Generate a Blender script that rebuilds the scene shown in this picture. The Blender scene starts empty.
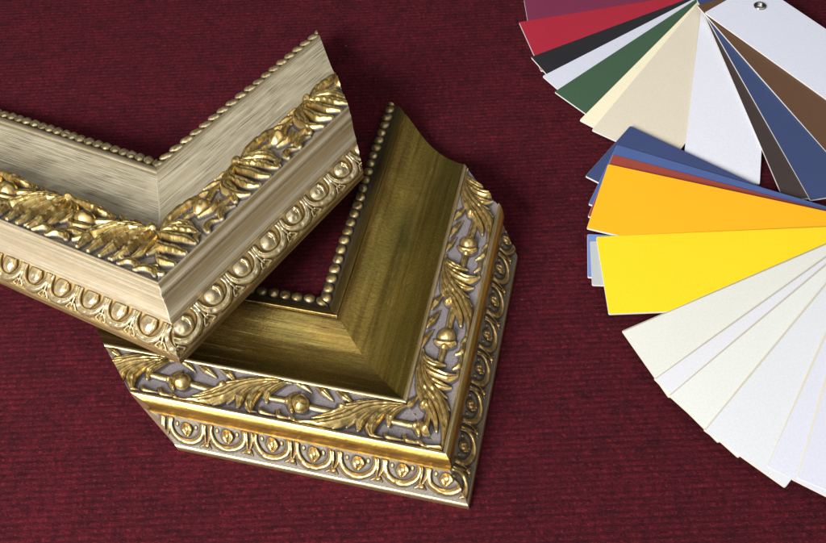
import bpy, math, random
import numpy as np
from mathutils import Matrix, Vector

random.seed(7)
rng = np.random.default_rng(11)
scene = bpy.context.scene
COL = scene.collection
rad = math.radians


# ------------------------------------------------------------------ helpers
def lin(r, g, b, k=1.0):
    def f(c):
        c /= 255.0
        return c / 12.92 if c <= 0.04045 else ((c + 0.055) / 1.055) ** 2.4
    return (f(r) * k, f(g) * k, f(b) * k, 1.0)


def tag(o, label=None, cat=None, group=None, kind=None):
    for k, v in (('label', label), ('category', cat), ('group', group), ('kind', kind)):
        if v:
            o[k] = v
    return o


def link(o, parent=None):
    COL.objects.link(o)
    if parent:
        o.parent = parent
    return o


def empty(name, loc=(0, 0, 0), rot=(0, 0, 0)):
    o = bpy.data.objects.new(name, None)
    o.empty_display_size = 0.02
    o.location = loc
    o.rotation_euler = rot
    return link(o)


def mesh_obj(name, V, F, mats, parent=None, smooth=True, attrs=None, uv=None, fm=None):
    """V (n,3) array, F (m,4) int array of quads"""
    me = bpy.data.meshes.new(name)
    V = np.asarray(V, dtype=np.float32)
    F = np.asarray(F, dtype=np.int32)
    n, m, k = len(V), len(F), F.shape[1]
    me.vertices.add(n)
    me.vertices.foreach_set('co', V.ravel())
    me.loops.add(m * k)
    me.loops.foreach_set('vertex_index', F.ravel())
    me.polygons.add(m)
    me.polygons.foreach_set('loop_start', np.arange(0, m * k, k, dtype=np.int32))
    me.polygons.foreach_set('loop_total', np.full(m, k, dtype=np.int32))
    me.polygons.foreach_set('use_smooth', np.full(m, smooth, dtype=bool))
    for mt in (mats if isinstance(mats, (list, tuple)) else [mats]):
        me.materials.append(mt)
    if fm is not None:
        me.polygons.foreach_set('material_index', np.asarray(fm, dtype=np.int32))
    if attrs:
        for an, av in attrs.items():
            a = me.attributes.new(an, 'FLOAT', 'POINT')
            a.data.foreach_set('value', np.asarray(av, dtype=np.float32))
    if uv is not None:
        l = me.uv_layers.new(name='UVMap')
        l.data.foreach_set('uv', np.asarray(uv, dtype=np.float32)[F.ravel()].ravel())
    me.update()
    me.validate()
    o = bpy.data.objects.new(name, me)
    return link(o, parent)


class NT:
    def __init__(self, name):
        self.m = bpy.data.materials.new(name)
        self.m.use_nodes = True
        self.t = self.m.node_tree
        self.t.nodes.clear()
        self.out = self.n('ShaderNodeOutputMaterial')
        self.b = self.n('ShaderNodeBsdfPrincipled')
        self.l(self.b.outputs[0], self.out.inputs[0])

    def n(self, t, **kw):
        x = self.t.nodes.new(t)
        for k, v in kw.items():
            setattr(x, k, v)
        return x

    def l(self, a, b):
        self.t.links.new(a, b)

    def put(self, sock, v):
        if isinstance(v, bpy.types.NodeSocket):
            self.l(v, sock)
        else:
            sock.default_value = v

    def math(self, op, a, b=None, clamp=False):
        x = self.n('ShaderNodeMath', operation=op, use_clamp=clamp)
        self.put(x.inputs[0], a)
        if b is not None:
            self.put(x.inputs[1], b)
        return x.outputs[0]

    def mix(self, fac, a, b, mode='MIX'):
        x = self.n('ShaderNodeMix', data_type='RGBA', blend_type=mode)
        self.put(x.inputs[0], fac)
        self.put(x.inputs[6], a)
        self.put(x.inputs[7], b)
        return x.outputs[2]

    def mixf(self, fac, a, b):
        x = self.n('ShaderNodeMix', data_type='FLOAT')
        self.put(x.inputs[0], fac)
        self.put(x.inputs[2], a)
        self.put(x.inputs[3], b)
        return x.outputs[0]

    def smooth(self, v, lo, hi, a=0.0, b=1.0):
        x = self.n('ShaderNodeMapRange', interpolation_type='SMOOTHSTEP')
        self.put(x.inputs[0], v)
        for i, k in enumerate((lo, hi, a, b)):
            x.inputs[i + 1].default_value = k
        return x.outputs[0]

    def uv(self, sx, sy):
        c = self.n('ShaderNodeTexCoord')
        m = self.n('ShaderNodeMapping')
        m.inputs['Scale'].default_value = (sx, sy, 1)
        self.l(c.outputs['UV'], m.inputs[0])
        return m.outputs[0]

    def obj(self, s=(1, 1, 1)):
        c = self.n('ShaderNodeTexCoord')
        m = self.n('ShaderNodeMapping')
        m.inputs['Scale'].default_value = s
        self.l(c.outputs['Object'], m.inputs[0])
        return m.outputs[0]

    def noise(self, vec, scale=1.0, detail=4.0, rough=0.55, dist=0.0):
        x = self.n('ShaderNodeTexNoise')
        self.l(vec, x.inputs['Vector'])
        x.inputs['Scale'].default_value = scale
        x.inputs['Detail'].default_value = detail
        x.inputs['Roughness'].default_value = rough
        x.inputs['Distortion'].default_value = dist
        return x.outputs[0]

    def attr(self, name):
        x = self.n('ShaderNodeAttribute', attribute_name=name)
        return x.outputs['Fac']

    def bump(self, h, dist, strength=1.0, normal=None):
        x = self.n('ShaderNodeBump')
        x.inputs['Strength'].default_value = strength
        x.inputs['Distance'].default_value = dist
        self.l(h, x.inputs['Height'])
        if normal is not None:
            self.l(normal, x.inputs['Normal'])
        return x.outputs[0]

    def set(self, **kw):
        names = dict(color='Base Color', metal='Metallic', rough='Roughness', normal='Normal',
                     spec='Specular IOR Level', sheen='Sheen Weight', coat='Coat Weight')
        for k, v in kw.items():
            self.put(self.b.inputs[names[k]], v)
        return self.m


# ------------------------------------------------------------------ materials
def mat_leafed(name, gold, gold2, wash, dirt, lo=0.35, hi=1.3, metal=0.9, rough=0.34, washmetal=0.0, glaze=.8, seamk=.12):
    """burnished metal leaf on the raised carving, greyish wash left in the hollows"""
    t = NT(name)
    rel = t.attr('relief')
    n1 = t.noise(t.uv(260, 260), 1, 5, .6)
    n2 = t.noise(t.uv(900, 900), 1, 3, .6)
    r = t.math('ADD', rel, t.math('MULTIPLY', t.math('SUBTRACT', n1, .5), .7))
    f = t.smooth(r, lo, hi)
    g = t.mix(t.smooth(n1, .35, .7), gold, gold2)
    # dirty rubbed-in glaze right at the foot of the carving
    foot = t.math('MULTIPLY', t.smooth(rel, .02, .22), t.smooth(rel, .85, .35))
    w = t.mix(t.smooth(n2, .3, .75), wash, tuple(c * .62 for c in wash[:3]) + (1,))
    w = t.mix(t.math('MULTIPLY', foot, .8), w, dirt)
    c = t.mix(f, w, g)
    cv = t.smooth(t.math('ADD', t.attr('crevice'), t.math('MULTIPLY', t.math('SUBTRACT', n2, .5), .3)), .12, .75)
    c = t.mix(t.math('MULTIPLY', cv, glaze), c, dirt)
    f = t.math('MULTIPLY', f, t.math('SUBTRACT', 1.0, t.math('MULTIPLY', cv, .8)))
    seam = t.smooth(t.attr('seam'), .0006, .0001)
    c = t.mix(t.math('MULTIPLY', seam, seamk), c, lin(205, 195, 165))
    h = t.math('ADD', n1, t.math('MULTIPLY', n2, .5))
    return t.set(color=c, metal=t.mixf(f, washmetal, metal),
                 rough=t.math('ADD', t.mixf(f, .62, rough), t.math('MULTIPLY', t.math('SUBTRACT', n2, .5), .25)),
                 normal=t.bump(h, .0004, .55))


def mat_grain(name, light, mid, dark, metal=.7, rough=.36, sx=14, sy=900, seam=1.0, thr=(.50, .68)):
    """silver-gold leaf with long dark streaks running with the moulding"""
    t = NT(name)
    n1 = t.noise(t.uv(sx, sy), 1, 6, .62)
    n2 = t.noise(t.uv(sx * 2.2, sy * 2.4), 1, 4, .6)
    n3 = t.noise(t.uv(35, 60), 1, 3, .5)
    c = t.mix(t.smooth(n1, .36, .56), light, mid)
    n5 = t.noise(t.uv(sx * 1.3, sy * 3.6), 1, 3, .6)
    c = t.mix(t.math('MULTIPLY', t.smooth(n5, .58, .7), .6), c, lin(244, 238, 218))
    broken = t.math('MULTIPLY', t.smooth(n2, thr[0], thr[1]), t.smooth(n3, .34, .58))
    c = t.mix(t.math('MULTIPLY', broken, .8), c, dark)
    c = t.mix(t.math('MULTIPLY', t.smooth(n1, .6, .72), .5), c, dark)
    s = t.smooth(t.attr('seam'), .0011, .0003)
    c = t.mix(t.math('MULTIPLY', s, .8 * seam), c, lin(222, 214, 190))
    n4 = t.noise(t.uv(300, 300), 1, 3, .5)
    return t.set(color=c, metal=t.mixf(t.math('MAXIMUM', s, broken), metal, .25),
                 rough=t.math('ADD', rough, t.math('MULTIPLY', t.math('SUBTRACT', n4, .45), .3)),
                 normal=t.bump(t.math('ADD', n1, t.math('MULTIPLY', n2, .6)), .0006, .5))


def mat_olive(name, g1, g2, green, crk, cover, tone):
    """antique olive gold of the wide scoop: mottled, green bole showing through"""
    t = NT(name)
    n1 = t.noise(t.uv(22, 30), 1, 5, .62, .6)
    n2 = t.noise(t.uv(9, 14), 1, 3, .5)
    n3 = t.noise(t.uv(900, 60), 1, 3, .6)
    n4 = t.noise(t.uv(60, 1200), 1, 4, .65)
    c = t.mix(t.smooth(n1, .3, .7), g1, g2)
    c = t.mix(t.math('MULTIPLY', t.smooth(n2, .52, .72), green), c, lin(66, 98, 58))
    c = t.mix(t.math('MULTIPLY', t.smooth(n1, .62, .8), .5), c, lin(120, 74, 44))
    crack = t.math('MULTIPLY', t.smooth(n4, .53, .62), t.smooth(t.noise(t.uv(28, 46), 1, 4, .6), cover, cover + .13))
    uvs = t.n('ShaderNodeSeparateXYZ')
    t.l(t.uv(1, 1), uvs.inputs[0])
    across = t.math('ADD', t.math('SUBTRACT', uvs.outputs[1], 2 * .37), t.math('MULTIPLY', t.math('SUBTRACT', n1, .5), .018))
    c = t.mix(t.smooth(across, .026, .050, 0, tone[1]), c, tone[0])      # outer half: green tint plus painted-in dark reflection, deeper on the left arm
    c = t.mix(t.smooth(across, .012, .002, 0, .45), c, lin(150, 112, 60))    # bole rubbed through by the rail
    c = t.mix(t.math('MULTIPLY', crack, crk), c, lin(38, 34, 22))
    c = t.mix(t.math('MULTIPLY', t.smooth(n3, .58, .75), .25), c, lin(84, 70, 34))
    n7 = t.noise(t.uv(7, 190), 1, 5, .62)
    c = t.mix(t.smooth(n7, .46, .62, 0, .5), c, lin(112, 84, 38))
    c = t.mix(t.smooth(n7, .45, .33, 0, .4), c, lin(226, 200, 116))
    n5 = t.noise(t.uv(420, 420), 1, 4, .6)
    return t.set(color=c, metal=t.mixf(crack, .9, .2),
                 rough=t.math('ADD', .24, t.math('MULTIPLY', t.math('SUBTRACT', n5, .45), .3)),
                 normal=t.bump(t.math('ADD', t.math('MULTIPLY', n4, .7), n5), .0004, .45))


def mat_goldstrip(name, c1, c2, c3, rough=.3, metal=.95):
    t = NT(name)
    n1 = t.noise(t.uv(30, 400), 1, 5, .6)
    n2 = t.noise(t.uv(500, 500), 1, 4, .6)
    c = t.mix(t.smooth(n1, .35, .65), c1, c2)
    c = t.mix(t.math('MULTIPLY', t.smooth(n2, .56, .72), .6), c, c3)
    s = t.smooth(t.attr('seam'), .0005, .0001)
    c = t.mix(t.math('MULTIPLY', s, .5), c, lin(190, 175, 140))
    return t.set(color=c, metal=metal, rough=t.math('ADD', rough, t.math('MULTIPLY', t.math('SUBTRACT', n2, .45), .3)),
                 normal=t.bump(t.math('ADD', n1, n2), .0004, .4))


def mat_wood():
    t = NT('raw_wood')
    n = t.noise(t.obj((40, 40, 400)), 1, 5, .6)
    return t.set(color=t.mix(n, lin(120, 92, 58), lin(70, 52, 34)), rough=.7)


def mat_carpet():
    t = NT('crimson_ribbed_felt')
    base = t.obj((1, 1, 1))
    wob = t.noise(t.obj((40, 40, 40)), 1, 3, .6)
    sp = t.n('ShaderNodeSeparateXYZ')
    t.l(base, sp.inputs[0])
    y = t.math('ADD', sp.outputs[1], t.math('MULTIPLY', wob, .0022))
    rib = t.math('ADD', t.math('MULTIPLY', t.math('SINE', t.math('MULTIPLY', y, 2 * math.pi / .0039)), .5), .5)
    dash = t.noise(t.obj((210, 300, 100)), 1, 6, .72)
    dash2 = t.noise(t.obj((420, 760, 100)), 1, 4, .75)
    patch = t.noise(t.obj((30, 34, 10)), 1, 7, .72)
    fine = t.noise(t.obj((1500, 1900, 1000)), 1, 3, .7)
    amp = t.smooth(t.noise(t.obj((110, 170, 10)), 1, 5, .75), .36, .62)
    dash3 = t.noise(t.obj((620, 900, 100)), 1, 5, .8)
    # stitches: short tufts along each rib, every rib with its own rhythm
    row = t.math('FLOOR', t.math('DIVIDE', y, .0039))
    st = t.n('ShaderNodeCombineXYZ')
    t.l(t.math('ADD', t.math('MULTIPLY', sp.outputs[0], 430.0), t.math('MULTIPLY', dash, 3.0)), st.inputs[0])
    t.l(t.math('MULTIPLY', row, 7.31), st.inputs[1])
    tuft = t.noise(st.outputs[0], 1, 2, .6)
    blot = t.noise(t.obj((75, 90, 10)), 1, 4, .7)
    c = t.mix(t.smooth(patch, .34, .66), lin(76, 26, 33), lin(92, 28, 38))
    c = t.mix(t.math('MULTIPLY', t.smooth(blot, .5, .36), .45), c, lin(50, 22, 29))
    c = t.mix(t.math('MULTIPLY', t.smooth(tuft, .5, .34), .4), c, lin(48, 20, 28))
    c = t.mix(t.math('MULTIPLY', t.math('MULTIPLY', t.smooth(tuft, .55, .68), t.smooth(rib, .2, .8)), .45), c, lin(134, 43, 54))
    c = t.mix(t.math('MULTIPLY', t.smooth(dash, .52, .36), .6), c, lin(40, 19, 25))
    c = t.mix(t.math('MULTIPLY', t.math('MULTIPLY', t.smooth(dash3, .52, .68), t.smooth(rib, .05, .8)), .8), c, lin(148, 52, 62))
    c = t.mix(t.math('MULTIPLY', t.smooth(dash3, .48, .36), .55), c, lin(34, 16, 22))
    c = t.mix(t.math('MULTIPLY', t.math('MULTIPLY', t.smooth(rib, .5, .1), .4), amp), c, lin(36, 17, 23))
    speck = t.noise(t.obj((260, 300, 100)), 1, 1, .5)
    c = t.mix(t.math('MULTIPLY', t.smooth(speck, .79, .85), .6), c, lin(176, 130, 126))
    h = t.math('ADD', t.math('ADD', t.math('MULTIPLY', t.math('MULTIPLY', rib, amp), .25), t.math('MULTIPLY', tuft, .5)), t.math('ADD', t.math('MULTIPLY', dash, .7), t.math('ADD', t.math('MULTIPLY', dash3, 1.0), t.math('MULTIPLY', fine, .4))))
    return t.set(color=c, rough=.95, spec=.06, normal=t.bump(h, .0013, .9))


def mat_card(name, col, rough=.6):
    t = NT(name)
    n = t.noise(t.obj((700, 700, 700)), 1, 4, .6)
    n2 = t.noise(t.obj((14, 14, 14)), 1, 3, .5)
    c2 = tuple(x * .93 for x in col[:3]) + (1,)
    c = t.mix(t.smooth(n, .3, .7), c2, col)
    c = t.mix(t.math('MULTIPLY', t.smooth(n2, .4, .7), .04), c, tuple(min(1, x * 1.2 + .01) for x in col[:3]) + (1,))
    sc = t.noise(t.obj((60, 900, 60)), 1, 3, .6)
    sm = t.noise(t.obj((45, 38, 45)), 1, 4, .6)
    c = t.mix(t.math('MULTIPLY', t.math('MULTIPLY', t.smooth(sc, .68, .76), t.smooth(sm, .5, .65)), .22), c, lin(225, 222, 216))
    return t.set(color=c, rough=t.math('ADD', rough - .12, t.math('MULTIPLY', sm, .26)), spec=.4, normal=t.bump(n, .00012, .4))


def mat_steel():
    t = NT('nickel_rivet')
    n = t.noise(t.obj((500, 500, 500)), 1, 3, .5)
    return t.set(color=lin(190, 184, 176), metal=1.0, rough=t.math('ADD', .16, t.math('MULTIPLY', n, .15)))


# ------------------------------------------------------------------ carving
def bez(pts, n=56):
    """smooth curve through points (Catmull-Rom)"""
    p = np.array(pts, float)
    p = np.vstack([2 * p[0] - p[1], p, 2 * p[-1] - p[-2]])
    out = []
    segs = len(p) - 3
    per = max(3, n // segs)
    for i in range(segs):
        t = np.linspace(0, 1, per, endpoint=False)[:, None]
        a, b, c, d = p[i:i + 4]
        out.append(.5 * ((2 * b) + (-a + c) * t + (2 * a - 5 * b + 4 * c - d) * t ** 2 + (-a + 3 * b - 3 * c + d) * t ** 3))
    out.append(p[-2][None])
    return np.vstack(out)


def stroke(Hm, X, V, pts, w, h, groove=0.0, sharp=.5):
    """raise a tapering ridge into the relief map Hm (all lengths in mm)"""
    c = bez(pts)
    n = len(c)
    q = np.linspace(0, 1, n)
    wk = np.interp(q, np.linspace(0, 1, len(w)), w)
    hk = np.interp(q, np.linspace(0, 1, len(h)), h)
    mw = max(w) + .3
    box = (X > c[:, 0].min() - mw) & (X < c[:, 0].max() + mw) & (V > c[:, 1].min() - mw) & (V < c[:, 1].max() + mw)
    if not box.any():
        return
    x, v = X[box], V[box]
    best = np.zeros(x.shape)
    br = np.full(x.shape, 9.0)
    bh = np.zeros(x.shape)
    for i in range(n - 1):
        a, b = c[i], c[i + 1]
        ab = b - a
        L2 = ab @ ab + 1e-12
        t = np.clip(((x - a[0]) * ab[0] + (v - a[1]) * ab[1]) / L2, 0, 1)
        d = np.hypot(x - a[0] - t * ab[0], v - a[1] - t * ab[1])
        ww = wk[i] + (wk[i + 1] - wk[i]) * t
        hh = hk[i] + (hk[i + 1] - hk[i]) * t
        r = d / np.maximum(ww, .05)
        up = r < br
        br = np.where(up, r, br)
        bh = np.where(up, hh, bh)
    best = bh * np.clip(1 - br * br, 0, None) ** sharp
    if groove:
        best = best - groove * bh * np.exp(-(br / .3) ** 2) * (br < 1)
    Hm[box] = np.maximum(Hm[box], best)


def dome(Hm, X, V, cx, cv, rx, rv, h, p=.5):
    r = ((X - cx) / rx) ** 2 + ((V - cv) / rv) ** 2
    np.maximum(Hm, h * np.clip(1 - r, 0, None) ** p, out=Hm)


def tile_units(fn, xm, vm, P, seed):
    """xm: running coordinate in mm, fn(H, X, V, k) carves one repeat around X = 0"""
    Hm = np.zeros_like(xm)
    ks = range(int(math.floor(xm.min() / P)) - 1, int(math.ceil(xm.max() / P)) + 2)
    # hand-carved unevenness
    wx = xm + .5 * np.sin(vm * .31 + xm * .021 + seed) + .35 * np.sin(xm * .093 + seed * 2.1)
    wv = vm + .45 * np.sin(xm * .071 + seed * 1.7) + .25 * np.sin(xm * .21 + vm * .3 + seed)
    for k in ks:
        lo, hi = k * P - P * .9, k * P + P * 1.25
        cols = np.where(((xm > lo) & (xm < hi)).any(axis=0))[0]
        if len(cols) == 0:
            continue
        a, b = cols.min(), cols.max() + 1
        sub = np.ascontiguousarray(Hm[:, a:b])
        h1, h2, h3 = (math.modf(abs(math.sin(k * 12.9898 + seed * 78.233 + e) * 43758.5453))[0] - .5 for e in (0, 1.7, 3.1))
        new = np.zeros_like(sub)
        fn(new, wx[:, a:b] - k * P + h1 * .035 * P, wv[:, a:b] + h2 * .5, k)
        Hm[:, a:b] = np.maximum(sub, new * (1 + .22 * h3))
    return Hm


def unit_scroll(H, X, V, k):
    """olive frame: bud on a stem, sweeping acanthus spray, edge leaflets"""
    S = lambda *a, **b: stroke(H, X, V, *a, **b)
    # stem
    S([(6, 16.4), (25, 17.2)], [2.0, 2.1, 1.7], [1.8, 2.0, 1.6])
    S([(-21, 16), (-6, 16)], [1.6, 1.9, 1.9], [1.6, 1.9, 1.8])
    # bud: cup, rolled collar and knob
    dome(H, X, V, 0.2, 16.3, 5.6, 5.7, 6.4, .5)
    S([(-3.6, 10.2), (-5.4, 13), (-5.9, 16.3), (-5.4, 19.6), (-3.6, 22.4)], [1.0, 1.7, 1.9, 1.7, 1.0], [3.0, 3.8, 4.2, 3.8, 3.0])
    dome(H, X, V, -7.6, 16.3, 2.0, 2.4, 3.6, .5)
    # main frond, doubled along its spine
    S([(0.5, 28.6), (8.4, 29.4), (17.0, 27.6), (27.0, 21.8), (33.6, 15.6), (39.8, 10.4), (49.4, 6.0), (63, 3.4)],
      [.9, 2.2, 3.2, 3.6, 3.4, 3.0, 2.2, 1.1], [1.4, 3.2, 4.8, 5.8, 6.0, 5.4, 3.8, 1.6], groove=.34)
    S([(0.5, 28.6), (-3.0, 26.8), (-6.5, 27.8)], [1.2, 1.1, .5], [1.8, 1.6, .8])
    # second frond above
    S([(9.5, 23.8), (17.0, 21.2), (26.0, 15.4), (34.2, 8.8), (42, 5.6)], [.8, 2.2, 2.7, 2.4, 1.1], [1.6, 3.6, 5.0, 4.4, 2.2], groove=.32)
    # bud lobe curling up
    S([(24.2, 13.6), (28.4, 12.8), (34, 10.2), (41.7, 6.4), (49, 4.0)], [1.9, 2.7, 2.4, 1.8, .9], [3.8, 5.2, 4.8, 3.4, 1.4], groove=.22)
    dome(H, X, V, 25.6, 13.2, 3.2, 2.8, 5.6)
    # hanging lobes, hooked at the tip
    S([(54, 6.0), (49.2, 10.6), (45.6, 16.6), (44.6, 23), (47.2, 28.6)], [1.4, 2.7, 3.3, 3.0, 1.0], [2.6, 4.6, 5.6, 5.0, 1.8], groove=.34)
    S([(45.5, 9.5), (40.8, 14.5), (38.0, 20), (38.6, 26.4)], [1.3, 2.3, 2.7, .9], [2.8, 4.2, 4.4, 1.4], groove=.3)
    S([(39.0, 13), (34.2, 18.6), (31.6, 25)], [1.2, 2.1, .8], [2.6, 3.6, 1.4], groove=.28)
    S([(33, 19.0), (27.2, 25), (24.0, 28.4)], [1.2, 1.9, .7], [2.4, 3.0, 1.2])
    S([(60, 4.4), (56.0, 8.2), (53.0, 13.8), (53.4, 19.5)], [1.1, 2.2, 2.5, .9], [2.0, 3.6, 4.0, 1.6], groove=.28)
    # top leaflets
    S([(4.6, 2.4), (11, 5.2), (18.8, 9.0)], [.9, 2.1, .6], [1.4, 2.8, 1.0], groove=.2)
    S([(19.0, 2.8), (25, 5.4), (31.8, 9.2)], [.9, 2.1, .6], [1.4, 2.8, 1.0], groove=.2)
    S([(-10, 2.2), (-2.5, 4.0), (4.4, 7.4)], [.7, 1.7, .6], [1.2, 2.2, .9])
    # bottom leaflets
    S([(-22, 25.0), (-19.4, 27.4), (-11.4, 27.6)], [1.0, 1.5, .6], [1.6, 2.2, .9])
    S([(-11.6, 24.2), (-8.8, 27.6), (-1.6, 27.6)], [1.0, 1.6, .6], [1.7, 2.4, .9])
    S([(-30, 25.5), (-26.5, 28), (-22.5, 28)], [.8, 1.2, .5], [1.3, 1.7, .8])


def unit_fan(H, X, V, k):
    """champagne frame: deep fan of leaves, round fruit, crumpled border leaves"""
    S = lambda *a, **b: stroke(H, X, V, *a, **b)
    dome(H, X, V, 0, 16.0, 6.8, 6.2, 7.6, .5)                        # fruit
    S([(-7.5, 21), (-2, 24.4), (5, 23.4), (9, 20.5)], [1.8, 2.6, 2.4, 1.4], [3, 5.0, 4.8, 2.6], groove=.2)
    S([(8, 13.5), (17, 9.8), (25, 8.6)], [2.6, 2.3, 1.4], [3.8, 4.0, 2.6], groove=.2)
        # ridge along the inner edge
    S([(-31, 5.6), (-20, 3.4), (-9, 3.4), (2, 4.4), (13, 4.0)], [1.6, 3.0, 3.4, 3.1, 1.3], [3.0, 5.6, 6.2, 5.6, 2.6], groove=.12)
    S([(5, 3.0), (12, 6), (20.5, 11.8)], [1.0, 2.3, .7], [3.0, 4.6, 1.6], groove=.2)
    S([(17, 2.4), (24, 5.2), (31.5, 9.2)], [1.0, 2.3, .7], [3.0, 4.4, 1.4], groove=.2)
    S([(28, 2.0), (34, 3.4), (41, 6.2)], [.9, 1.9, .9], [2.4, 3.8, 2.0])
    # fan of lobes
    o = (46, 4.4)
    for tip, mid, w, h in (((11, 35.5), (26, 15.0), 3.7, 7.4), ((19.5, 39.8), (32, 17.6), 3.2, 7.0),
                           ((29.4, 40.6), (37.4, 19.6), 3.2, 7.4), ((39.4, 40.6), (43.0, 20.6), 3.1, 7.0),
                           ((49.0, 39.0), (48.6, 21), 3.0, 6.6), ((57, 33), (53.2, 17.5), 2.7, 5.8), ((62, 24), (56, 12.5), 2.3, 4.8)):
        pre = (o[0] + (mid[0] - o[0]) * .45, o[1] + (mid[1] - o[1]) * .5)
        m2 = (mid[0] + (tip[0] - mid[0]) * .55 + .9, mid[1] + (tip[1] - mid[1]) * .5)
        if tip[0] > 15:
            dx, dv = tip[0] - o[0], tip[1] - o[1]
            pre = (o[0] + dx * .62, o[1] + dv * .13)
            mid = (o[0] + dx * .98, o[1] + dv * .40)
            m2 = (o[0] + dx * 1.10, o[1] + dv * .72)
        S([o, pre, mid, m2, tip], [1.3, 2.0, w * .86, w, w * .5], [h * .7, h * .9, h, h * .8, h * .42], groove=.34)
    dome(H, X, V, 47.0, 4.4, 5.0, 4.0, 7.0)
    # grey scroll and crumpled lobes along the outer edge
    S([(-4, 31.5), (4, 28.6), (12, 28.6), (20, 26.4)], [1.3, 2.4, 2.3, 1.0], [2.4, 4.2, 4.0, 1.6], groove=.25)
    S([(-7, 40), (-3.4, 35.8), (3, 35.2), (7, 38)], [1.6, 2.6, 2.4, 1.2], [2.8, 4.4, 4.0, 2.0], groove=.22)
    S([(-20, 40), (-16.5, 35), (-11, 34.6), (-8, 38.5)], [1.6, 2.6, 2.4, 1.2], [2.6, 4.2, 3.8, 1.8], groove=.22)
    S([(-29, 39), (-26.5, 34.6), (-22.5, 34.4)], [1.3, 2.2, 1.2], [2.4, 3.6, 1.8], groove=.2)
    S([(-19, 12.5), (-11, 12.8), (-6, 14.5)], [1.5, 2.2, 1.4], [2.6, 3.6, 2.6])


def unit_egg_open(P):
    def f(H, X, V, k):
        S = lambda *a, **b: stroke(H, X, V, *a, **b)
        ring = [(-9.9, 1.2), (-10.2, 4.6), (-8.5, 8.8), (-4.5, 11.8), (0, 12.7), (4.5, 11.8), (8.5, 8.8), (10.2, 4.6), (9.9, 1.2)]
        S(ring, [1.2, 1.5, 1.75, 1.9, 1.95, 1.9, 1.75, 1.5, 1.2], [1.7, 2.0, 2.3, 2.5, 2.5, 2.5, 2.3, 2.0, 1.7])
        # worn bud inside the ring
        dome(H, X, V, -.4, 4.4, 2.9, 3.4, 2.9, .8)
        S([(1.2, 2.2), (2.2, 4.6), (.8, 8.8)], [.9, 1.5, .7], [2.2, 3.0, 1.6])
        S([(-2.6, 5.4), (-1.2, 7.4), (.4, 9.0)], [.9, 1.2, .7], [2.0, 2.4, 1.6])
        dome(H, X, V, -6.0, 3.0, 1.1, 1.6, 1.0)
        dome(H, X, V, 6.0, 3.0, 1.1, 1.6, 1.0)
        for sx in (-1, 1):
            S([(P / 2 + sx * 1.5, .9), (P / 2 + sx * 1.6, 5.4), (P / 2 + sx * .9, 10)], [.7, 1.0, .6], [1.3, 2.0, 1.2])
            S([(P / 2 + sx * 3.4, 13.8), (P / 2 + sx * 1.2, 12.0)], [.5, .8], [.8, 1.5])
        dome(H, X, V, P / 2, 12.0, 2.0, 1.7, 2.3)
    return f


def unit_egg_full(P):
    def f(H, X, V, k):
        S = lambda *a, **b: stroke(H, X, V, *a, **b)
        q = P / 24.7
        ring = [(-10.3 * q, 1.0), (-10.6 * q, 4.8), (-8.9 * q, 9.2), (-4.9 * q, 12.4), (0, 13.3), (4.9 * q, 12.4), (8.9 * q, 9.2), (10.6 * q, 4.8), (10.3 * q, 1.0)]
        S(ring, [1.3, 1.7, 2.0, 2.2, 2.2, 2.2, 2.0, 1.7, 1.3], [2.4, 3.0, 3.4, 3.6, 3.6, 3.6, 3.4, 3.0, 2.4], groove=.12)
        dome(H, X, V, -.7 * q, 5.2, 6.0 * q, 6.2, 3.9, .7)
        S([(3.4 * q, 1.5), (4.2 * q, 5), (1.8 * q, 9.6)], [.9, 1.4, .7], [3.4, 3.8, 2.2])
        S([(P / 2, 1.0), (P / 2, 5.8), (P / 2, 12.4)], [.9, 1.5, .8], [2.0, 3.2, 1.6])
        for sx in (-1, 1):
            S([(P / 2 + sx * 1.6, 11.2), (P / 2 + sx * 4.2, 14.2)], [.9, .6], [1.9, 1.0])
        for m in range(4):
            dome(H, X, V, (m - 1.5) * P / 4, 15.0, 2.2, .9, .9)
    return f


def unit_bead(P, r, v0, h):
    def f(H, X, V, k):
        if P > 8.4:                              # slanting barrel beads
            stroke(H, X, V, [(-P * .13, v0 - r * .35), (P * .13, v0 + r * .35)], [r * .72, r * .72], [h, h])
            dome(H, X, V, 0, v0, r * .9, r * .8, h * 1.08, .5)
        else:
            dome(H, X, V, 0, v0, r, r * 1.04, h, .5)
    return f


# ------------------------------------------------------------------ mouldings
def boxblur(M, r):
    for ax in (0, 1):
        p = np.pad(M, [(r + 1, r) if a == ax else (0, 0) for a in (0, 1)], mode='edge')
        c = np.cumsum(p, axis=ax)
        n = M.shape[ax]
        M = (np.take(c, range(2 * r + 1, 2 * r + 1 + n), ax) - np.take(c, range(0, n), ax)) / (2 * r + 1)
    return M


def densify(pts, step):
    p = np.array(pts, float)
    if len(p) > 2:
        c = bez(p, n=max(24, (len(p) - 1) * 12))
    else:
        c = p
    seg = np.r_[0, np.cumsum(np.hypot(*np.diff(c, axis=0).T))]
    n = max(2, int(math.ceil(seg[-1] / step)) + 1)
    q = np.linspace(0, seg[-1], n)
    return np.c_[np.interp(q, seg, c[:, 0]), np.interp(q, seg, c[:, 1])], q


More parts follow.
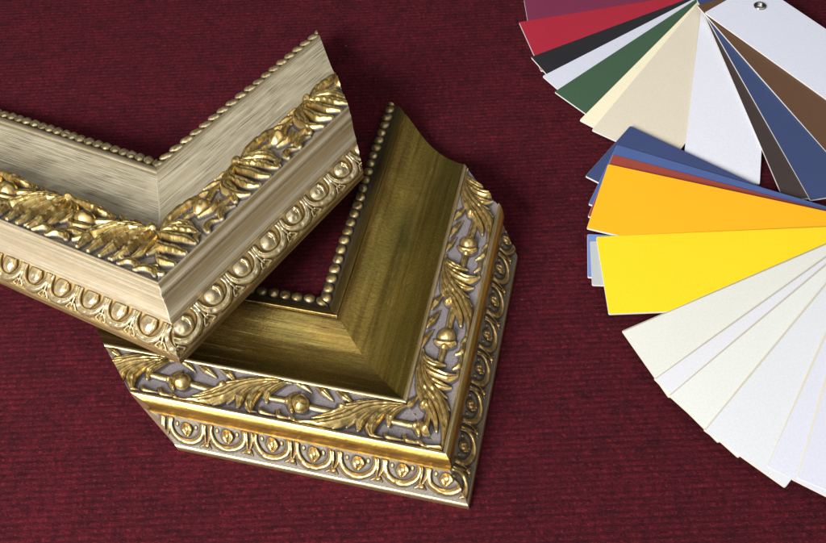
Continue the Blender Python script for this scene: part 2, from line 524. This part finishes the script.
def build_arm(root, side, dl, ends, sections, outline, wood, seed):
    """side 'L' or 'R'; ends: (u list, length list); sections: dicts; outline: (u,z) list of the plain body"""
    if side == 'L':
        ax = np.array([-math.cos(dl), math.sin(dl), 0.0])
    else:
        ax = np.array([0.0, 1.0, 0.0])
    sgn = -1 if side == 'L' else 1

    def place(u, z, s):
        return np.stack([u + s * ax[0], -u + s * ax[1], z + s * ax[2]], -1)

    # wooden body: underside, inner and outer sides and both sawn ends
    o = np.array(outline, float)
    s1 = np.interp(o[:, 0], ends[0], ends[1])
    gap = .00012
    A = place(o[:, 0], o[:, 1], np.full(len(o), gap))
    B = place(o[:, 0], o[:, 1], s1 - .0002)
    n = len(o)
    me = bpy.data.meshes.new('moulding_arm')
    faces = [[i, (i + 1) % n, n + (i + 1) % n, n + i] for i in range(n)] + [list(range(n))[::-1], list(range(n, 2 * n))]
    me.from_pydata([tuple(v) for v in np.vstack([A, B])], [], faces)
    me.materials.append(wood)
    me.update()
    body = link(bpy.data.objects.new('moulding_arm', me), root)
    body['label'] = ''
    del body['label']
    for si, sec in enumerate(sections):
        prof, arc = densify(sec['pts'], sec.get('dt', .0008))
        u, z = prof[:, 0], prof[:, 1]
        du, dz = np.gradient(u), np.gradient(z)
        ln = np.hypot(du, dz)
        nu, nz = -dz / ln, du / ln
        if sec['pts'][0][0] > sec['pts'][-1][0] + 1e-6:
            nu, nz = -nu, -nz
        Lm = float(np.interp(u.mean(), ends[0], ends[1]))
        N = max(3, int(Lm / sec.get('ds', .002)) + 1)
        q = np.linspace(0, 1, N)
        if 1.0 / (N - 1) * Lm > .0012:
            q = np.sort(np.r_[q, .0004 / Lm, .0008 / Lm])
            N = len(q)
        se = np.interp(u, ends[0], ends[1])
        S = se[:, None] * q[None, :]
        Acoord = S - u[:, None]
        rel = np.zeros_like(S)
        crev = np.zeros_like(S)
        if 'unit' in sec:
            P = sec['P']
            a0 = sec['a0']
            xm = sgn * (Acoord - a0) * 1000 * sec.get('flip', 1)
            v = (u - u[0]) if sec.get('inu', False) else arc
            vm = np.repeat(v[:, None] * 1000, N, 1)
            rel = tile_units(sec['unit'], xm, vm, P * 1000, seed + si)
            edge = np.minimum(1, np.minimum(arc, arc[-1] - arc) / .0007)[:, None]
            soft = np.sin(xm * .71 + vm * .53 + seed) * np.sin(xm * .29 - vm * .61) * np.sin(xm * .13 + 1.3 * seed)
            rel = rel * (1 - .16 * np.clip(soft, 0, 1)) * edge
            mid = boxblur(boxblur(rel, 3), 3)
            crev = np.clip((mid - rel) / .55, 0, 1)
        off = rel / 1000.0
        if 'wear' in sec:
            off = off + sec['wear'] * (np.sin(Acoord * 61 + seed) + np.sin(Acoord * 143 + u[:, None] * 300 + seed)) * .5
        U = u[:, None] + nu[:, None] * off
        Z = z[:, None] + nz[:, None] * off
        pos = place(U, Z, S)
        T = np.repeat(arc[:, None], N, 1)
        # skirts closing the strip down onto the body at both ends
        sk0 = place(u, z - .0012, S[:, 0])[:, None]
        sk1 = place(u, z - .0012, S[:, -1])[:, None]
        pos = np.concatenate([sk0, pos[:, :1], pos, pos[:, -1:], sk1], 1)
        pad = lambda M: np.concatenate([M[:, :1], M[:, :1], M, M[:, -1:], M[:, -1:]], 1)
        Acoord, T, rel, S, crev = pad(Acoord), pad(T), pad(rel), pad(S), pad(crev)
        m, N2 = len(u), N + 4
        idx = np.arange(m * N2).reshape(m, N2)
        F = np.stack([idx[:-1, :-1], idx[:-1, 1:], idx[1:, 1:], idx[1:, :-1]], -1)
        F = np.delete(F, [1, N2 - 3], axis=1).reshape(-1, 4)   # the skirts keep their own hard edge
        if side == 'R':
            F = F[:, ::-1]
        mesh_obj(sec['name'], pos.reshape(-1, 3), F, sec['mat'], body,
                 attrs={'relief': rel.ravel(), 'seam': S.ravel(), 'crevice': crev.ravel()},
                 uv=np.c_[(Acoord + (3.7 if side == 'R' else 0) + seed).ravel(), (T + si * .37).ravel()])
    return body


# ------------------------------------------------------------------ carpet
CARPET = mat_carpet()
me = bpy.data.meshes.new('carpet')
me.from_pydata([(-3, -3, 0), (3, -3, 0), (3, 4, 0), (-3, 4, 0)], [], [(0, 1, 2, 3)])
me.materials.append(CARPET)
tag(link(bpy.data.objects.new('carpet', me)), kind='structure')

WOOD = mat_wood()

# ------------------------------------------------------------------ olive gold corner sample
OLIVE = {'L': mat_olive('crackled_gold_leaf_lit', lin(214, 180, 94), lin(230, 198, 112), .4, .95, .40, (lin(66, 66, 34), .74)),  # left arm: light painted in as a brighter gold, besides its crackle
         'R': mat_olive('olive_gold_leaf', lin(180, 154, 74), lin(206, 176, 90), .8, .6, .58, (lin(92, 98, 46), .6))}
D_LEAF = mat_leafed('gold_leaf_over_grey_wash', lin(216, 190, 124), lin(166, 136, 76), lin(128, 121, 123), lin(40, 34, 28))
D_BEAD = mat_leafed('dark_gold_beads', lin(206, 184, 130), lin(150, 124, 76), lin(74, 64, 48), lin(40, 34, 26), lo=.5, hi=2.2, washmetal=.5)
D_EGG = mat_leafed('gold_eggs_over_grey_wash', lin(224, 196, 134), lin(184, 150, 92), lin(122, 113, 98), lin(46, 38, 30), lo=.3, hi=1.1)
D_RAIL = mat_goldstrip('dull_bronze_rail', lin(120, 102, 56), lin(150, 130, 80), lin(70, 58, 34), rough=.4)
D_STEP = mat_goldstrip('burnished_gold_step', lin(198, 162, 86), lin(170, 132, 62), lin(104, 76, 42), rough=.43)
D_RIM = mat_goldstrip('pale_gold_lip', lin(226, 208, 164), lin(206, 182, 124), lin(150, 126, 86), rough=.38)

droot = empty('picture_frame_corner', (-.0614974, .3616421, 0), (0, 0, rad(-14.474072)))
tag(droot, 'dark olive gold frame corner with wide smooth scoop, lying flat under the paler corner', 'frame corner',
    'gilded frame corner samples')
du = [0, .0094, .0165, .0631, .0729, .1048, .1092, .1215]
d_endR = (du, [.1900 + e for e in (-.0005, .0054, .0021, .0015, .0026, -.0027, -.0045, -.0069)])
d_endL = (du, [.1829 + e for e in (.0040, .0045, .0050, .0062, .0066, .0055, -.0049, -.0072)])
dP = .0738
# (u, z) profile from the sight edge outwards
d_out = [(.0002, 0), (.0002, .0052), (.009, .0072), (.0165, .0068), (.030, .0064), (.045, .0064), (.0631, .0150), (.0729, .0225), (.1035, .0255),
         (.1044, .0255), (.1062, .0140), (.1195, .0020), (.1212, .0016), (.1212, 0)]


def d_sections(side, a_bead, a_bud, a_egg, pe):
    return [
        dict(name='bead_strip', pts=[(0, 0.0005), (0, .0060), (.0003, .0062), (.0088, .0078), (.0094, .0084)][1:], dt=.0003, ds=.0003, mat=D_BEAD,
             unit=unit_bead(8.3, 3.9, 4.5, 2.9), P=.0083, a0=a_bead),
        dict(name='rail', pts=[(.0094, .0084), (.0098, .0100), (.0104, .0108), (.0122, .0118), (.0148, .0128), (.0158, .0131), (.0163, .0128), (.0166, .0120)],
             dt=.0003, ds=.004, mat=D_RAIL),
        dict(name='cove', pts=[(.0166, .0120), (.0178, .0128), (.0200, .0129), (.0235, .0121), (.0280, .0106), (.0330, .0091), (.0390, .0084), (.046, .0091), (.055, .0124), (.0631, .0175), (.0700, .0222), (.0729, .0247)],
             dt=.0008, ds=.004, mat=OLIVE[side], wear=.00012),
        dict(name='inner_lip', pts=[(.0729, .0247), (.0734, .0254), (.0744, .0257), (.0754, .0253), (.0758, .0244)], dt=.0003, ds=.004, mat=D_RIM),
        dict(name='leaf_band', pts=[(.0758, .0244), (.085, .0242), (.095, .0250), (.1026, .0268)], dt=.00032, ds=.00032, mat=D_LEAF,
             unit=lambda H, X, V, k: unit_scroll(H, X, V + 2.9, k), P=dP, a0=a_bud, inu=True),
        dict(name='outer_lip', pts=[(.1026, .0268), (.1030, .0284), (.1038, .0295), (.1048, .0297), (.1056, .0290)], dt=.0003, ds=.004, mat=D_RIM),
        dict(name='step_moulding', pts=[(.1056, .0290), (.1072, .0272), (.1082, .0244), (.1083, .0212), (.1076, .0184), (.1072, .0168), (.1080, .0154)], dt=.0005, ds=.004, mat=D_STEP, wear=.0001),
        dict(name='egg_band', pts=[(.1080, .0154), (.1130, .0112), (.1170, .0072), (.1202, .0042)], dt=.0003, ds=.0003, mat=D_EGG,
             unit=unit_egg_open(pe * 1000), P=pe, a0=a_egg),
        dict(name='outer_edge', pts=[(.1202, .0042), (.1209, .0036), (.1214, .0024), (.1215, .0003)], dt=.0003, ds=.004, mat=D_RIM),
    ]


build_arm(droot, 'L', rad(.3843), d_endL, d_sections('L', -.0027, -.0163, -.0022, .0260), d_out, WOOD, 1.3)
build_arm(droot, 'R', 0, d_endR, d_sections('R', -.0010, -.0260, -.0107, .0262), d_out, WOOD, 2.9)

# ------------------------------------------------------------------ champagne corner sample
GRAIN = mat_grain('streaked_champagne_leaf', lin(228, 219, 194), lin(198, 186, 154), lin(78, 67, 48), metal=.32, rough=.42, thr=(.47, .62))
GRAIN2 = mat_grain('streaked_champagne_leaf_outer', lin(208, 198, 172), lin(190, 176, 148), lin(112, 94, 70), sy=1100, thr=(.56, .76), metal=.5)
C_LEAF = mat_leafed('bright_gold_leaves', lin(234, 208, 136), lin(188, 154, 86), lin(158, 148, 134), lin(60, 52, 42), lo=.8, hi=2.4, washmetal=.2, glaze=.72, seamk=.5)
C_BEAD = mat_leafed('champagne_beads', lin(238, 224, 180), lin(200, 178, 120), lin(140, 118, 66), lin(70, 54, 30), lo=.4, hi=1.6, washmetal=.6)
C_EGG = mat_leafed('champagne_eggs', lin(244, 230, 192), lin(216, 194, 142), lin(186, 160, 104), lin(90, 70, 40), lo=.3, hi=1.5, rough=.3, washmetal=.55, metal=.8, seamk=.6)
C_RAIL = mat_goldstrip('champagne_rail', lin(230, 218, 186), lin(206, 190, 150), lin(160, 136, 94), rough=.36, metal=.75)
C_SIDE = mat_goldstrip('bronzed_side', lin(140, 116, 76), lin(108, 86, 52), lin(64, 50, 32), rough=.5, metal=.4)

croot = empty('picture_frame_corner', (-.1729, .4600, .0092), (rad(-6.1688), rad(-9.063), rad(-31.9727)))
tag(croot, 'pale champagne gold frame corner with bright gold leaves, propped on the darker corner', 'frame corner',
    'gilded frame corner samples')
cu = [0, .0164, .065, .1077, .1132, .1262]
c_endR = (cu, [.1935 + e for e in (-.0004, .0002, .0009, .0004, .0010, -.0005)])
c_endL = (cu, [.205] * 6)
c_out = [(.0002, .0222), (.0002, .0258), (.009, .0272), (.0164, .0298), (.045, .0300), (.065, .0352), (.1040, .0412), (.1070, .0412),
         (.1074, .0300), (.1095, .0170), (.1245, .0075), (.1252, .0070), (.1250, .0030), (.1095, .0030), (.1085, -.0115), (.082, -.0115), (.080, .0030), (.06, .0222)]


def c_sections(side, a_bead, pb, a_ball, pl, a_egg, pe):
    return [
        dict(name='bead_strip', pts=[(0, .0228), (0, .0262), (.0004, .0266), (.0080, .0278), (.0088, .0284)][1:], dt=.0003, ds=.0003, mat=C_BEAD,
             unit=unit_bead(pb * 1000, 4.5, 3.7 * pb / .0088, 2.5), P=pb, a0=a_bead),
        dict(name='rail', pts=[(.0088, .0284), (.0094, .0303), (.0112, .0316), (.0138, .0322), (.0152, .0318), (.0158, .0308)], dt=.0003, ds=.004, mat=C_RAIL),
        dict(name='cove', pts=[(.0158, .0308), (.0164, .0312), (.019, .0319), (.024, .0316), (.036, .0310), (.050, .0318), (.060, .0346), (.065, .0369)],
             dt=.0006, ds=.004, mat=GRAIN, wear=.00012),
        dict(name='leaf_band', pts=[(.065, .0369), (.075, .0380), (.090, .0405), (.1064, .0438)], dt=.00035, ds=.00035, mat=C_LEAF,
             unit=lambda H, X, V, k: unit_fan(H, X, V, k), P=pl, a0=a_ball, inu=True),
        dict(name='outer_lip', pts=[(.1064, .0438), (.1069, .0450), (.1077, .0453), (.1083, .0446), (.1083, .0434)], dt=.0003, ds=.004, mat=C_RAIL),
        dict(name='outer_cove', pts=[(.1083, .0434), (.1080, .0420), (.1082, .0408), (.1092, .0404), (.1103, .0400), (.1108, .0388), (.1104, .0374), (.1098, .0366), (.1101, .0356), (.1106, .0345), (.1103, .0325), (.1102, .0305), (.1106, .0280), (.1115, .0255), (.1127, .0240), (.1134, .0230), (.1135, .0212), (.1129, .0202), (.1130, .0192), (.1132, .0187)],
             dt=.0003, ds=.004, mat=GRAIN2, wear=.00012),
        dict(name='egg_band', pts=[(.1132, .0187), (.1175, .0150), (.1215, .0117), (.1256, .0086)], dt=.0003, ds=.0003, mat=C_EGG,
             unit=unit_egg_full(pe * 1000), P=pe, a0=a_egg),
        dict(name='outer_edge', pts=[(.1256, .0086), (.1262, .0078), (.1264, .0070), (.1260, .0062), (.1256, .0054), (.1254, .0026)], dt=.0005, ds=.004, mat=C_SIDE),
    ]


build_arm(croot, 'L', rad(.2495), c_endL, c_sections('L', .1337, .0086, -.0190, .0752, -.0230, .0250), c_out, WOOD, 4.1)
build_arm(croot, 'R', 0, c_endR, c_sections('R', .1830, .0104, -.0405, .0797, .0010, .0273), c_out, WOOD, 5.7)


# ------------------------------------------------------------------ mat-board fans
CORE = mat_card('white_board_core', lin(212, 210, 206), .7)
CORE_SHADE_LINE = mat_card('cream_shade_line_core', lin(204, 198, 180), .7)  # tan tone stands in for the shadow lines between the white cards
STEEL = mat_steel()


def card_mesh(name, L, back, wl, wr, th, mat, skew=0.0, parent=None, core=None, shade_bev=0.0):
    """a board lying along +X from the rivet at the origin; wl is its width on the -Y side"""
    p = [(-back + skew * wl, -wl), (L, -wl), (L, wr), (-back - skew * wr, wr)]
    # rounded corners (tiny)
    pts = []
    r = .0009
    for i in range(4):
        a, b, c = Vector(p[i - 1]), Vector(p[i]), Vector(p[(i + 1) % 4])
        pts += [b + (a - b).normalized() * r, b + ((a - b).normalized() + (c - b).normalized()) * r * .3, b + (c - b).normalized() * r]
    n = len(pts)
    b = .0001
    cen = sum(pts, Vector((0, 0))) / n
    ins = [q + (cen - q).normalized() * b for q in pts]
    if shade_bev:
        ins = [Vector((q.x, q.y + shade_bev)) if q.y < -wl * .5 else q for q in ins]  # added bevel strip that carries the painted shadow line
    V = [(q.x, q.y, 0) for q in pts] + [(q.x, q.y, th - (max(b, .0008) if shade_bev and q.y < -wl * .5 else b)) for q in pts] + [(q.x, q.y, th) for q in ins]
    F = [list(range(n))[::-1]]
    for k in (0, n):
        F += [[k + i, k + (i + 1) % n, k + n + (i + 1) % n, k + n + i] for i in range(n)]
    F += [[2 * n + i for i in range(n)]]
    me = bpy.data.meshes.new(name)
    me.from_pydata(V, [], F)
    me.materials.append(core or CORE)
    me.materials.append(mat)
    for f in me.polygons:
        f.material_index = 1 if f.index >= 1 + 2 * n else 0
    me.update()
    return link(bpy.data.objects.new(name, me), parent)


def rivet(parent, z0, z1, r=.0052):
    prof = [(.0, z0 - .001), (r * .62, z0 - .001), (r * .62, z1), (r, z1 + .0001), (r * 1.02, z1 + .0005), (r * .9, z1 + .0011), (r * .66, z1 + .0014),
            (r * .5, z1 + .0012), (r * .42, z1 + .0004), (r * .3, z1 - .0006), (0, z1 - .0008)]
    N = 40
    V, F = [], []
    for pr, pz in prof:
        for i in range(N):
            a = 2 * math.pi * i / N
            V.append((pr * math.cos(a), pr * math.sin(a), pz))
    for k in range(len(prof) - 1):
        for i in range(N):
            F.append((k * N + i, k * N + (i + 1) % N, (k + 1) * N + (i + 1) % N, (k + 1) * N + i))
    return mesh_obj('rivet', V, F, STEEL, parent)


def fan(root, cards, back, W, th, drop, base=0.0):
    """cards: (bearing away from the rivet, length beyond it, width on the clockwise side, colour, label, roughness)"""
    for i, (ang, L, wl, col, label, rr, *own) in enumerate(cards):
        mt = mat_card('board_' + label.split(' card')[0].replace(' ', '_'), col, rr)
        wr = (own[0] if own else W) - wl
        o = card_mesh('colour_card', L, back, wl, wr, th, mt, 0, root, CORE_SHADE_LINE if 'white card' in label and base else CORE, .0013 if 'white card' in label and base else 0)
        z = .0006 + i * (th + .00012)
        tilt = drop * z / L
        o.matrix_local = Matrix.Translation((0, 0, base + z)) @ Matrix.Rotation(rad(ang), 4, 'Z') @ Matrix.Rotation(tilt, 4, 'Y')
        o['label'] = label
    return base + .0006 + len(cards) * (th + .00012)


f1 = empty('colour_swatch_fan', (.2961, .6343, 0))
tag(f1, 'riveted fan of plum, red, green, beige and brown sample cards at the upper right', 'swatch fan', 'fanned colour sample cards')
A = .047
cards1 = [
    (180.0, .190, .0413, lin(120, 44, 74), 'plum red card', .6),
    (190.2, .1926, .0451, lin(168, 36, 56), 'bright red card', .6),
    (204.6, .1898, .0479, lin(36, 35, 40), 'black card', .6),
    (212.0, .1894, .0479, lin(208, 212, 226), 'cool pale grey card', .55),
    (218.0, .1897, .0478, lin(62, 90, 68), 'bottle green card', .6),
    (228.2, .1932, .0472, lin(240, 232, 200), 'cream card', .6),
    (231.9, .1943, .0465, lin(216, 208, 188), 'warm beige card', .6),
    (253.7, .192, .046, lin(222, 224, 234), 'white card among the dark ones', .55, .0545),
    (273.7, .201, .046, lin(62, 51, 48), 'dark brown card', .6),
    (278.8, .200, .046, lin(56, 70, 110), 'navy blue card', .6),
    (289.9, .192, .046, lin(96, 68, 48), 'mid brown card', .6),
    (305.0, .192, .0425, lin(216, 220, 234), 'white card holding the rivet', .55),
]
top = fan(f1, cards1, .022, .064, .0011, .75)
rivet(f1, 0.0, top)

f2 = empty('colour_swatch_fan', (.333, .353, 0))
tag(f2, 'fan of blue, orange, yellow and many white sample cards at the right edge', 'swatch fan', 'fanned colour sample cards')
cards2 = [
    (140.3, .2269, .0150, lin(58, 72, 114), 'deep blue card', .6),
    (152.5, .2212, .0390, lin(76, 96, 150), 'mid blue card', .6),
    (155.0, .2192, .0371, lin(152, 66, 52), 'brick red card', .6),
    (172.0, .2180, .0218, lin(112, 136, 196), 'pale blue card', .6, .037),
    (173.5, .2158, .0209, lin(180, 186, 186), 'light grey card', .6, .037),
    (157.8, .2183, .0360, lin(254, 180, 26), 'orange yellow card', .55),
    (178.4, .2089, .0424, lin(244, 210, 30), 'lemon yellow card', .55),
    (201.9, .1996, .0490, lin(221, 223, 215, .93), 'ivory white card', .55, .053),
    (212.9, .1950, .0490, lin(222, 223, 229, .9), 'cool white card', .55, .053),
    (216.4, .1937, .0474, lin(221, 224, 219, .93), 'off white card', .55, .053),
    (224.4, .1912, .0457, lin(221, 224, 228, .88), 'white card', .55, .053),
    (235.4, .1825, .0433, lin(214, 217, 229, .9), 'pale bluish white card', .55, .053),
    (240.9, .1776, .0439, lin(211, 214, 228, .9), 'topmost pale bluish white card', .55, .053),
]
top = fan(f2, cards2, .022, .064, .0014, .72, .0048)
rivet(f2, 0.0, top)

# ------------------------------------------------------------------ light
world = bpy.data.worlds.new('World')
scene.world = world
world.use_nodes = True
bg = world.node_tree.nodes['Background']
wt = world.node_tree
tc = wt.nodes.new('ShaderNodeTexCoord')
dt = wt.nodes.new('ShaderNodeVectorMath')
dt.operation = 'DOT_PRODUCT'
wt.links.new(tc.outputs['Generated'], dt.inputs[0])
dt.inputs[1].default_value = Vector((.22, -.32, .92)).normalized()
mr = wt.nodes.new('ShaderNodeMapRange')
mr.interpolation_type = 'SMOOTHSTEP'
wt.links.new(dt.outputs['Value'], mr.inputs[0])
for k, v in enumerate((.50, .99, .04, .95)):      # dim room; bright overhead lobe added to light the gold coves
    mr.inputs[k + 1].default_value = v
wt.links.new(mr.outputs[0], bg.inputs[1])
bg.inputs[0].default_value = (1.0, .985, .98, 1)


def area(name, loc, target, sx, sy, power, color):
    l = bpy.data.lights.new(name, 'AREA')
    l.shape = 'RECTANGLE'
    l.size, l.size_y = sx, sy
    l.energy = power
    l.color = color
    o = link(bpy.data.objects.new(name, l))
    o.location = loc
    o.rotation_euler = (Vector(target) - Vector(loc)).to_track_quat('-Z', 'Y').to_euler()
    return o


area('window_light', (-.95, -.68, .90), (0, .38, 0), .7, .65, 57, (1.0, .975, .945))

# ------------------------------------------------------------------ camera
t, r = rad(37.594717), rad(-2.464382)
cam = bpy.data.cameras.new('camera')
cam.sensor_fit = 'HORIZONTAL'
cam.sensor_width = 36
cam.lens = 932.3238 / 826 * 36
cam.clip_start = .01
cam.clip_end = 50
co = link(bpy.data.objects.new('camera', cam))
co.matrix_world = Matrix.Translation((0, 0, .5)) @ Matrix.Rotation(t, 4, 'X') @ Matrix.Rotation(r, 4, 'Z')
scene.camera = co
scene.view_settings.view_transform = 'Standard'
scene.view_settings.look = 'None'
scene.view_settings.exposure = 0
scene.view_settings.gamma = 1
